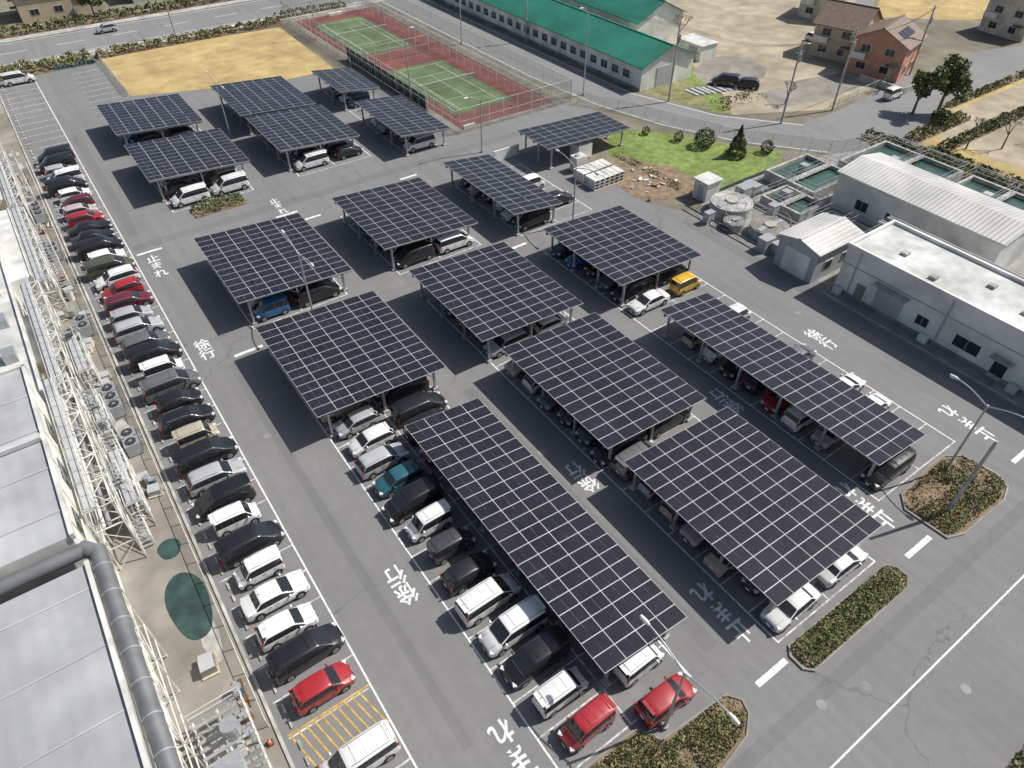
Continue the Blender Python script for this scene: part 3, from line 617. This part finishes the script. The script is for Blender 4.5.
for i,(x,y) in enumerate(((-22,188),(-6,190),(12,189),(34,190),(48,192),(66,191),(84,190),(-36,189))):
    house('townhouse',x,y,10,9,5.5,7.8,['wallw','wallc','wallb','wallg'][i%4],['roofd','roofbr','roofd'][i%3],'xy'[i%2],0)
b=MB(); b.box(118.5,118.7,58,66,0,1.1,'conc'); b.box(118.7,124,57.9,58.1,0,1.1,'conc'); b.obj('garden_wall')
# white warehouse
b=MB(); x0,x1,y0,y1,H=63.5,71.2,-24,30.6,5.4
b.box(x0,x1,y0,y1,0,H,'wallw','roofl')
b.box(x0-.12,x0+.18,y0-.1,y1+.12,H+.002,H+.35,'wallw'); b.box(x1-.18,x1+.12,y0-.1,y1+.12,H+.002,H+.35,'wallw'); b.box(x0+.18,x1-.18,y1-.18,y1+.12,H+.002,H+.35,'wallw')
b.box(x0-.05,x0-.002,y0,y1,0,.5,'concd'); b.box(x0-.05,x0-.002,y0,y1,3.5,3.62,'wallg')
windows(b,x0,14.5,18.5,1.2,2.4,1,2.4); windows(b,x0,8,12,1.2,2.4,1,1.8); windows(b,x0,20,22,1.3,2.3,1,1.2); windows(b,x0,-18,4,1.2,2.4,6,2)
b.box(x0-.04,x0-.002,23.2,26.2,.51,3.1,'wallg'); b.box(x0-.06,x0-.052,12.6,13.8,.01,.49,'wallg'); b.box(x0-.04,x0-.002,12.6,13.8,.51,2.2,'glassw'); b.box(x0-.045,x0-.002,27.3,28.3,.51,2.1,'concd')
b.box(x0-.9,x0-.002,12.2,14.2,2.4,2.5,'conc'); b.box(x0-.9,x0-.002,22.8,26.6,3.2,3.3,'conc')
for yy in(10.5,19.2,29): b.cyl((x0-.12,yy,0),(x0-.12,yy,H),.06,'galv',6); b.box(x0-.75,x0-.15,yy+.4,yy+1.3,.1,.8,'steelw')
for i in range(8): b.box(x0+1.2+(i%3)*1.6,x0+1.9+(i%3)*1.6,-2+i*4,-1.3+i*4,H,H+.3,'conc')
b.obj('white_warehouse')
b=MB(); b.box(78.2,86.4,22,42,0,4.7,'wallw')
b.poly([(77.9,21.7,4.7),(82.3,21.7,5.5),(82.3,42.3,5.5),(77.9,42.3,4.7)],'ribw'); b.poly([(82.3,21.7,5.5),(86.7,21.7,4.7),(86.7,42.3,4.7),(82.3,42.3,5.5)],'ribw')
for yy in(22,42): b.poly([(78.2,yy,4.7),(86.4,yy,4.7),(82.3,yy,5.45)],'wallw')
b.box(77.9,78.0,21.7,42.3,4.5,4.69,'steelw'); windows(b,78.2,24,40,1.2,2.4,4,1.6); b.obj('white_plant_building')
b=gable('s',62.2,69.4,32.6,37.6,3.7,4.3,'wallg','ribw','x',.3); b.box(62.14,62.2,33.4,36.6,.02,2.9,'wallw'); windows(b,32.6,63,69,1.2,2.2,2,1.2,'y')
b.obj('metal_shed')
def basin(x0,x1,y0,y1,h,name='treatment_basin'):
    b=MB(); t=.35
    b.box(x0,x1,y0,y0+t,0,h,'conc'); b.box(x0,x1,y1-t,y1,0,h,'conc'); b.box(x0,x0+t,y0+t,y1-t,0,h-.003,'conc'); b.box(x1-t,x1,y0+t,y1-t,0,h-.003,'conc')
    b.poly([(x0+t,y0+t,h-.5),(x1-t,y0+t,h-.5),(x1-t,y1-t,h-.5),(x0+t,y1-t,h-.5)],'water')
    ym=(y0+y1)/2; b.box(x0+t,x1-t,ym-.4,ym+.4,h-.12,h-.01,'conc')
    for s in(-.4,.4):
        for z in(.5,1): b.cyl((x0,ym+s,h+z),(x1,ym+s,h+z),.025,'galv',4)
        x=x0
        while x<=x1: b.cyl((x,ym+s,h),(x,ym+s,h+1),.025,'galv',4); x+=1.5
    b.box((x0+x1)/2-.5,(x0+x1)/2+.5,ym+.5,ym+1.6,h-.6,h+.7,'wallg','galv')
    for (p,q) in(((x0,y0),(x1,y0)),((x1,y0),(x1,y1)),((x1,y1),(x0,y1)),((x0,y1),(x0,y0))):
        for z in(.5,1.05): b.cyl((p[0],p[1],h+z),(q[0],q[1],h+z),.03,'galv',4)
        n=int(math.hypot(q[0]-p[0],q[1]-p[1])/1.5)
        for i in range(n): b.cyl((p[0]+(q[0]-p[0])*i/n,p[1]+(q[1]-p[1])*i/n,h),(p[0]+(q[0]-p[0])*i/n,p[1]+(q[1]-p[1])*i/n,h+1.05),.025,'galv',4)
    b.obj(name)
basin(87,97.5,36,47.5,1.6); basin(77,85.5,43.8,51.5,1.4); basin(71.5,76.3,41.5,47.5,1.2); basin(88,97.5,24,34.8,1.6); basin(71,76,34,40.3,1.0)
def rtank(x,y,r,h,top='concd'):
    b=MB(); b.cyl((0,0,0),(0,0,h),r,'conc',28,kc=top); b.cyl((0,0,h+.002),(0,0,h+.25),r*.3,'conc',16)
    b.box(-r*.9,r*.9,-.3,.3,h+.003,h+.1,'galv')
    for i in range(14):
        a=i*math.pi/7; a2=a+math.pi/7; rr=r-.1; b.cyl((rr*math.cos(a),rr*math.sin(a),h),(rr*math.cos(a),rr*math.sin(a),h+1),.02,'galv',4); b.cyl((rr*math.cos(a),rr*math.sin(a),h+1),(rr*math.cos(a2),rr*math.sin(a2),h+1),.02,'galv',4)
    b.obj('round_concrete_tank',(x,y,0))
rtank(67,48.3,2.6,1.4,'conc'); rtank(66.6,42,2.3,1.2,'gravel'); rtank(64.3,45.4,1.3,1.0)
b=MB(); b.box(66,68.4,51.6,53.8,0,2.5,'wallw','roofl'); b.box(65.93,65.998,52.2,53,0,2,'wallg'); b.box(65.8,68.6,51.4,54,2.502,2.6,'roofl'); b.obj('control_hut')
for (x,y,sx,sy,h) in((63.6,40,1.6,1.2,1.6),(64.2,38.8,1,1,1.2),(70.5,49.5,1.5,1.5,1.8),(72.8,50,1.2,2,1.3),(70.2,44.5,1,1,1.6),(62.8,48,1.2,.8,1.4),(73.5,31.5,2,2,2),(75,28,1.5,3,1.6)):
    b=MB(); b.box(-sx/2,sx/2,-sy/2,sy/2,.1,h,'wallg','steelw'); b.box(-sx/2-.1,sx/2+.1,-sy/2-.1,sy/2+.1,0,.1,'conc'); b.box(-sx/2-.03,-sx/2-.002,-sy/3,sy/3,.3,h-.2,'galv'); b.box(-sx/2-.04,sx/2+.04,-sy/2-.04,sy/2+.04,h,h+.05,'galv'); b.obj('control_cabinet',(x,y,.012))
b=MB()
for i in range(10):
    y=8+i*2.6
    for x in(72.8,75.6): b.beam((x,y,0),(x,y,3.6),.08,'galv')
    b.beam((72.8,y,3.6),(75.6,y,3.6),.08,'galv')
for i,x in enumerate((73.1,73.6,74.1,74.7,75.2)): b.cyl((x,6,3.78),(x,33,3.78),.13,['steelw','galv','teal','steelw','galv'][i],8)
for (x,y,r,h) in((75.8,12,1.2,3),(76,17,1,2.6)): b.cyl((x+1.4,y,0),(x+1.4,y,h),r,'steelw',20); b.cyl((x+1.4,y,h),(x+1.4,y,h+.3),r,'steelw',20,r*.3)
for y in(52.6,49): b.cyl((69,y,.35),(79,y,.35),.12,'teal',8)
b.cyl((62.9,40.5,.5),(62.9,52,.5),.1,'teal',8); b.cyl((70.6,34,.5),(70.6,48,.5),.12,'galv',8)
b.obj('pipe_rack')
b=MB()
for i in range(6):
    for j in range(3):
        for y in(62.0,64.4): b.box(56.6+i*.85,57.35+i*.85,y,y+2.1,.1+j*.45,.48+j*.45,'steelw'); b.box(56.7+i*.85,57.25+i*.85,y-.01,y,.16+j*.45,.42+j*.45,'dark')
b.box(56.5,61.6,61.9,66.6,0,.1,'wallb'); b.obj('stacked_crates')
for (x,y,s) in((61.4,70.8,1.2),(58.6,67.9,.9)):
    b=MB(); b.box(-1*s,1*s,-.8*s,.8*s,.15,2.1,'wallw','roofl'); b.box(-.9,.9,-.7,.7,0,.15,'conc'); b.box(-1.03*s,-1.002*s,-.6,-.05,.4,1.8,'steelw'); b.box(-1.03*s,-1.002*s,.05,.6,.4,1.8,'steelw'); b.box(-.6,-.1,-.3,.2,2.1,2.3,'galv'); b.obj('power_cabinet',(x,y,0))
b=MB()
for i in range(22):
    x=60.8+random.random()*6.5; y=57+random.random()*7; s=random.uniform(.15,.45); b.cbox((x,y,s/4+.03),(s,s*2.2,s/2),random.choice(['rust','galv','conc','steelw','wallb']),random.random()*3)
b.obj('scrap_pile')
b=MB(); b.box(50.6,54.8,76.4,76.6,0,1.5,'wallw'); b.obj('block_wall')
b=MB(); b.box(61.9,62.05,-24,31,0,.15,'conc'); b.box(62.05,63.4,-24,31,0,.1,'concd'); b.obj('kerb')
# ---------------------------------------------------------------- lamps / poles
def lamp(x,y,h=8,double=True,L=3.2,ang=math.pi/2):
    b=MB(); b.cyl((0,0,0),(0,0,h*.94),.11,'galv',10,.07); b.cyl((0,0,0),(0,0,.35),.2,'conc',10)
    for s in((-1,1) if double else (1,)):
        prev=Vector((0,0,h*.92))
        for i in range(1,7):
            t=i/6; p=Vector((s*L*t*math.cos(ang),s*L*t*math.sin(ang),h*.92+h*.1*math.sin(t*math.pi/2))); b.cyl(prev,p,.05,'galv',7); prev=p
        d=Vector((s*math.cos(ang),s*math.sin(ang),0)); b.cyl(prev-d*.05,prev+d*.25,.07,'steelw',10,.14); b.cyl(prev+d*.25,prev+d*.65,.14,'steelw',10,.09)
        b.cbox((prev.x+d.x*.4,prev.y+d.y*.4,prev.z-.08),(.2,.36,.08) if abs(d.y)>.5 else (.36,.2,.08),'head')
    b.obj('street_lamp',(x,y,0),smooth=40)
lamp(16.9,8.2,8,True,2.9); lamp(49.6,9.6,8,True,2.6); lamp(16,58.3); lamp(48.9,57); lamp(76,88,13,False,1.2,math.pi); lamp(51.2,101,11,False,1,0); lamp(73.2,121,11,False,1,math.pi); lamp(52,140,11,False,1,0)
lamp(23.5,106,8); lamp(50.9,80,8,False,2,math.pi)
def upole(x,y,h=9,arm=True):
    b=MB(); b.cyl((0,0,0),(0,0,h),.17,'conc',10,.11)
    if arm:
        for z in(.95,.86): b.beam((-.9,0,h*z),(.9,0,h*z),.06,'galv')
        b.cyl((.35,0,h*.74),(.35,0,h*.84),.22,'galv',10)
        for q in(-.8,-.3,.3,.8): b.cyl((q,0,h*.95),(q,0,h*.95+.2),.05,'steelw',6)
    b.obj('utility_pole',(x,y,0))
    return Vector((x,y,h*.95))
upole(45.6,7.2,8.3,False)
ps=[upole(85.5,78,12),upole(93.5,62,12),upole(104,60.6,12),upole(128,62.5,11),upole(84,115,12)]
b=MB()
for (p,q) in((ps[4],ps[0]),(ps[0],ps[1]),(ps[1],ps[2]),(ps[2],ps[3])):
    for o in(-.7,0,.7):
        prev=None
        for i in range(11):
            t=i/10; c=p.lerp(q,t)+Vector((o,0,-1.2*4*t*(1-t)))
            if prev: b.cyl(prev,c,.02,'plast',4,cap=False)
            prev=c
b.obj('power_lines')
for x in(-10,30,75,120): upole(x,157,11)
def cone(x,y):
    b=MB(); b.box(-.19,.19,-.19,.19,.0,.04,'plast'); b.cyl((0,0,.04),(0,0,.7),.15,'cone',12,.03); b.cyl((0,0,.3),(0,0,.42),.106,'white',12,.083); b.obj('traffic_cone',(x,y,.06))
for p in((46.3,6.6),(47.2,7.3),(-2.9,21),(60.6,56)): cone(*p)
# ---------------------------------------------------------------- factory (left)
XA,ZA=-7.55,10.0
b=MB()
b.box(-70,XA,33.8,51.5,0,ZA,'wallw','ribl'); b.box(-70,-7.35,-30,31.8,0,9.4,'wallw','ribl')
b.box(XA+.002,XA+.22,33.7,51.6,ZA-.25,ZA+.22,'steelw'); b.box(-7.348,-7.12,-30,31.9,9.2,9.62,'steelw'); b.box(-70,XA+.22,51.502,51.8,ZA-.25,ZA+.22,'steelw')
b.box(-70,-8.2,31.8,33.8,0,8,'concd')
for y in range(-10,31,4): b.box(-70,-7.5,y,y+.1,9.402,9.47,'roofw')
for y in range(36,51,4): b.box(-70,XA-.1,y,y+.1,ZA+.002,ZA+.07,'roofw')
b.box(-70,XA,42.8,43.3,ZA+.08,ZA+.4,'roofw')
for y in range(-6,51,3): b.box((XA if y>33 else -7.35)+.001,(XA if y>33 else -7.35)+.06,y,y+.08,0,8.9,'wallc')
for z in(3.2,6.2): b.box(XA+.001,XA+.08,34,51.4,z,z+.1,'wallc'); b.box(-7.349,-7.28,-20,31.6,z,z+.1,'wallc')
for y in range(36,50,5): b.box(XA+.001,XA+.05,y+.2,y+2.4,6.6,7.8,'glassw'); b.box(XA+.001,XA+.05,y+.2,y+2.4,1.2,2.8,'glassw')
b.box(-30,-7.8,51.81,112,0,5.4,'wallw','roofl'); b.box(-7.798,-7.6,51.81,112,5.1,5.7,'steelw')
b.box(-30,-6.6,112,148,0,4.0,'wallw','roofl'); b.box(-6.598,-6.4,112,148,3.8,4.2,'steelw')
for (a,c,h,xx,k) in((60,68,4.4,-6.2,'wallc'),(74,90,4.8,-5.9,'wallw'),(95,108,3.9,-6.0,'wallc')):
    b.box(-7.79,xx,a,c,0,h,k,'roofl'); b.box(xx+.001,xx+.12,a-.1,c+.1,h-.15,h+.15,'steelw')
    for q in range(int((c-a)/2.5)): b.box(xx+.001,xx+.05,a+.6+q*2.5,a+1.9+q*2.5,1.2,2.3,'glassw')
for i in range(10): yy=54+i*5.6; b.box(-9.6,-8.6,yy,yy+1.4,5.4,6.2,'wallg','galv'); b.cyl((-10.5,yy+2,5.4),(-10.5,yy+2,6.4),.25,'galv',10)
b.obj('factory_building')
b=MB(); r=.47; x1=-6.4
b.cyl((-20,32.9,9.6),(-7.2,32.9,9.4),r,'duct',14); b.cyl((-7.3,33.1,9.4),(-6.5,32.2,9.3),r*1.03,'duct',14); b.cyl((-6.6,32.6,9.35),(x1,5,8.8),r,'duct',14)
for i in range(14): y=31-i*2; b.cyl((-6.59+i*.014,y,9.32-i*.04),(-6.59+i*.014,y+.1,9.32-i*.04),r*1.08,'galv',14)
for i in range(9): y=30-i*2.8; b.beam((-6.4,y,0),(-6.4,y,8.6),.09,'steelw'); b.beam((-6.4,y,0.2),(-6.4,y-2.7,4.2),.05,'steelw'); b.beam((-6.4,y-2.7,4.4),(-6.4,y,8.4),.05,'steelw'); b.beam((-6.4,y,4.3),(-7.3,y,4.3),.07,'steelw')
for z in(2.4,4.3,6.6): b.beam((-6.4,30,z),(-6.4,6,z),.07,'steelw')
b.obj('exhaust_duct',smooth=40)
rr=random.Random(3)
def rack(x0,x1,y0,y1,h,step=3.2,name='steel_lattice_rack'):
    b=MB(); n=round((y1-y0)/step); lv=[h*.36,h*.68,h]
    for i in range(n+1):
        y=y0+(y1-y0)*i/n
        for x in(x0,x1): b.beam((x,y,0),(x,y,h),.10,'steelw')
        for z in lv: b.beam((x0,y,z),(x1,y,z),.08,'steelw')
        b.beam((x0,y,0.1),(x1,y,lv[0]),.05,'steelw'); b.beam((x1,y,lv[0]),(x0,y,lv[1]),.05,'steelw')
        if i<n:
            y2=y0+(y1-y0)*(i+1)/n
            for a,c in((0,lv[0]),(lv[0],lv[1]),(lv[1],lv[2])):
                if rr.random()<.8: b.beam((x1,y,a),(x1,y2,c),.06,'steelw')
                if rr.random()<.6: b.beam((x1,y2,a),(x1,y,c),.06,'steelw')
            b.beam((x0,y,h),(x1,y2,h),.05,'steelw'); b.beam((x1,y,h),(x0,y2,h),.05,'steelw')
    for z in lv:
        for x in(x0,x1): b.beam((x,y0,z),(x,y1,z),.08,'steelw')
    for q in range(3): x=x0+.25+q*.36; b.cyl((x,y0,lv[1]+.2),(x,y1,lv[1]+.2),.08+.03*q,['galv','steelw','galv'][q],8)
    b.box(x0+.1,x0+.9,y0,y1,h+.1,h+.14,'wallg')
    for z in(.6,1.1): b.beam((x0+.9,y0,h+z),(x0+.9,y1,h+z),.04,'steelw')
    for i in range(2*n+1): y=y0+(y1-y0)*i/(2*n); b.beam((x0+.9,y,h+.1),(x0+.9,y,h+1.1),.04,'steelw')
    return b.obj(name)
rack(-7.3,-5.5,38.5,54,6.6,2.4); rack(-7.0,-5.4,55,72,5.2,2.6); rack(-5.7,-4.4,73,90,4.6,2.6); rack(-5.8,-4.3,92,112,4.2,2.8)
rack(-5.3,-4.2,41,47,3.2,2.0); rack(-5.2,-4.2,50.5,54,3.6,1.8); rack(-5.2,-4.0,58,64,3.4,2)
def stairs(x,y,h,dy,name='steel_stairs'):
    b=MB(); n=int(h/.22)
    for i in range(n): b.box(-.45,.45,i*.26*dy-.13,i*.26*dy+.13,i*.22+.2,i*.22+.23,'galv')
    for s in(-.48,.48):
        b.beam((s,0,.1),(s,n*.26*dy,h+.1),.08,'steelw'); b.beam((s,0,1.1),(s,n*.26*dy,h+1.1),.04,'steelw')
        for i in range(0,n,4): b.beam((s,i*.26*dy,i*.22+.2),(s,i*.26*dy,i*.22+1.1),.03,'steelw')
    b.obj(name,(x,y,0))
stairs(-4.9,47.8,5,1); stairs(-3.8,78,4,1); stairs(-4.6,68,4.6,-1); stairs(-3.8,101,4,1); stairs(-5.2,39.4,4.4,1)
def hvac(x,y,n=2):
    b=MB()
    for i in range(n):
        c=i*1.25; b.box(-.6,.6,c-.55,c+.55,.1,1.25,'wallg','galv'); b.cyl((0,c,1.252),(0,c,1.34),.42,'plast',16); b.cyl((0,c,1.342),(0,c,1.38),.12,'galv',8); b.box(.602,.62,c-.4,c+.4,.3,1.1,'plast')
        for k in range(4): a=k*math.pi/4; b.beam((-.42*math.cos(a),c-.42*math.sin(a),1.37),(.42*math.cos(a),c+.42*math.sin(a),1.37),.012,'galv')
    b.obj('air_conditioner_unit',(x,y,.02))
for (x,y,n) in((-3.7,55.0,3),(-3.6,68.5,2),(-3.5,95,3),(-3.5,85,2),(-3.6,49.6,2)): hvac(x,y,n)
for i in range(66):
    y=rr.uniform(21,112); x=rr.uniform(-5.4,-3.1)
    if 28.5<y<39.5: continue
    k=rr.random(); b=MB(); s=rr.uniform(.4,1.1)
    if k<.3:
        b.cyl((0,0,0),(0,0,s*1.1),s*.35,rr.choice(['galv','steelw','blue','rust']),14); b.cyl((0,0,s*1.1),(0,0,s*1.1+.05),s*.37,'galv',14); b.obj('steel_drum',(x,y,.02))
    elif k<.6:
        for q in range(5): b.box(-.55,.55,-.55+q*.25,-.4+q*.25,.1,.13,'wallb')
        for q in(-.5,0,.5): b.box(q-.05,q+.05,-.55,.6,0,.1,'wallb')
        b.box(-.45,.45,-.4,.45,.131,.13+s*.7,rr.choice(['wallg','steelw','concd','concd']),'wallg'); b.obj('loaded_pallet',(x,y,.02),rr.uniform(-.3,.3))
    else:
        L=rr.uniform(1.2,3.5)
        for q in range(4): b.cyl((q*.16,0,.1),(q*.16+rr.uniform(-.1,.1),L,.1),.06,rr.choice(['galv','steelw','rust']),6)
        b.box(-.1,.7,L*.25,L*.25+.1,0,.05,'wallb'); b.box(-.1,.7,L*.75,L*.75+.1,0,.05,'wallb'); b.obj('pipe_bundle',(x,y,.02),rr.uniform(-.2,.2))
b=MB()
for x in(-6,-4.6,-3.2):
    for y in(17,19.2,21.4,23.4): b.beam((x,y,0),(x,y,2.4),.09,'steelw')
for i in range(14): y=17+i*.5; b.box(-6.1,-3.1,y,y+.2,2.4,2.46,'galv')
for x in(-6,-4.6,-3.2): b.beam((x,17,2.35),(x,23.5,2.35),.08,'steelw')
for z in(.5,1):
    b.beam((-3.1,17,2.45+z),(-3.1,23.5,2.45+z),.04,'steelw'); b.beam((-6.1,23.5,2.45+z),(-3.1,23.5,2.45+z),.04,'steelw')
for i in range(8): b.beam((-3.1,17+i*.93,2.4),(-3.1,17+i*.93,3.45),.04,'steelw')
b.box(-5.6,-4.2,18,20,2.47,3.6,'wallg','galv'); b.cyl((-4.2,21.6,2.47),(-4.2,21.6,3.7),.5,'galv',14)
for q in range(4): b.beam((-5.9+q*.7,22.4,2.5),(-5.9+q*.7,22.4,4.2),.05,'steelw')
b.obj('equipment_platform')
b=MB(); y=16.8
while y<149:
    for q in(-.55,.55): b.box(-1.55,-1.4,y+q-.3,y+q+.3,.004,.12,'conc')
    y+=P
b.obj('wheel_stops')
b=MB()
for i in range(10): b.cyl((7.5+i*.7,150.5,.2),(7.5+i*.7,151.6,.2),.3,'blue',10); b.beam((7.5+i*.7,150.5,.3),(7.5+i*.7,151.6,.9),.04,'galv')
b.obj('bicycle_rack')
# ---------------------------------------------------------------- light & camera
w_=bpy.data.worlds.new('World'); scene.world=w_; w_.use_nodes=True; N,L=w_.node_tree.nodes,w_.node_tree.links
sky=N.new('ShaderNodeTexSky'); sky.sky_type='NISHITA'; sky.sun_disc=False
ts=Vector((.96,-.28,0)).normalized(); el=R(50)
sky.sun_elevation=el; sky.sun_rotation=math.atan2(ts.x,ts.y); sky.air_density=1; sky.dust_density=2
L.new(sky.outputs[0],N['Background'].inputs[0]); N['Background'].inputs[1].default_value=.09
sd=bpy.data.lights.new('sun','SUN'); sd.energy=5.0; sd.angle=R(.5); sd.color=(1,.965,.91); so=bpy.data.objects.new('sun',sd); scene.collection.objects.link(so)
d=Vector((ts.x*math.cos(el),ts.y*math.cos(el),math.sin(el))); so.rotation_euler=d.to_track_quat('Z','Y').to_euler(); so.location=(60,0,80)
cd=bpy.data.cameras.new('camera'); co=bpy.data.objects.new('camera',cd); scene.collection.objects.link(co); scene.camera=co
cd.sensor_width=36; cd.lens=697.36/1024*36; cd.clip_end=3000; cd.clip_start=.5
p,r,yw=R(43.291),R(-.135),R(34.996)
h=Vector((math.sin(yw),math.cos(yw),0));rt=Vector((math.cos(yw),-math.sin(yw),0));up=Vector((0,0,1))
fw=h*math.cos(p)-up*math.sin(p);u=h*math.sin(p)+up*math.cos(p);r2=rt*math.cos(r)+u*math.sin(r);u2=-rt*math.sin(r)+u*math.cos(r)
co.matrix_world=Matrix(((r2.x,u2.x,-fw.x,0),(r2.y,u2.y,-fw.y,0),(r2.z,u2.z,-fw.z,44),(0,0,0,1)))
scene.view_settings.view_transform='Standard'; scene.view_settings.look='None'; scene.view_settings.exposure=0
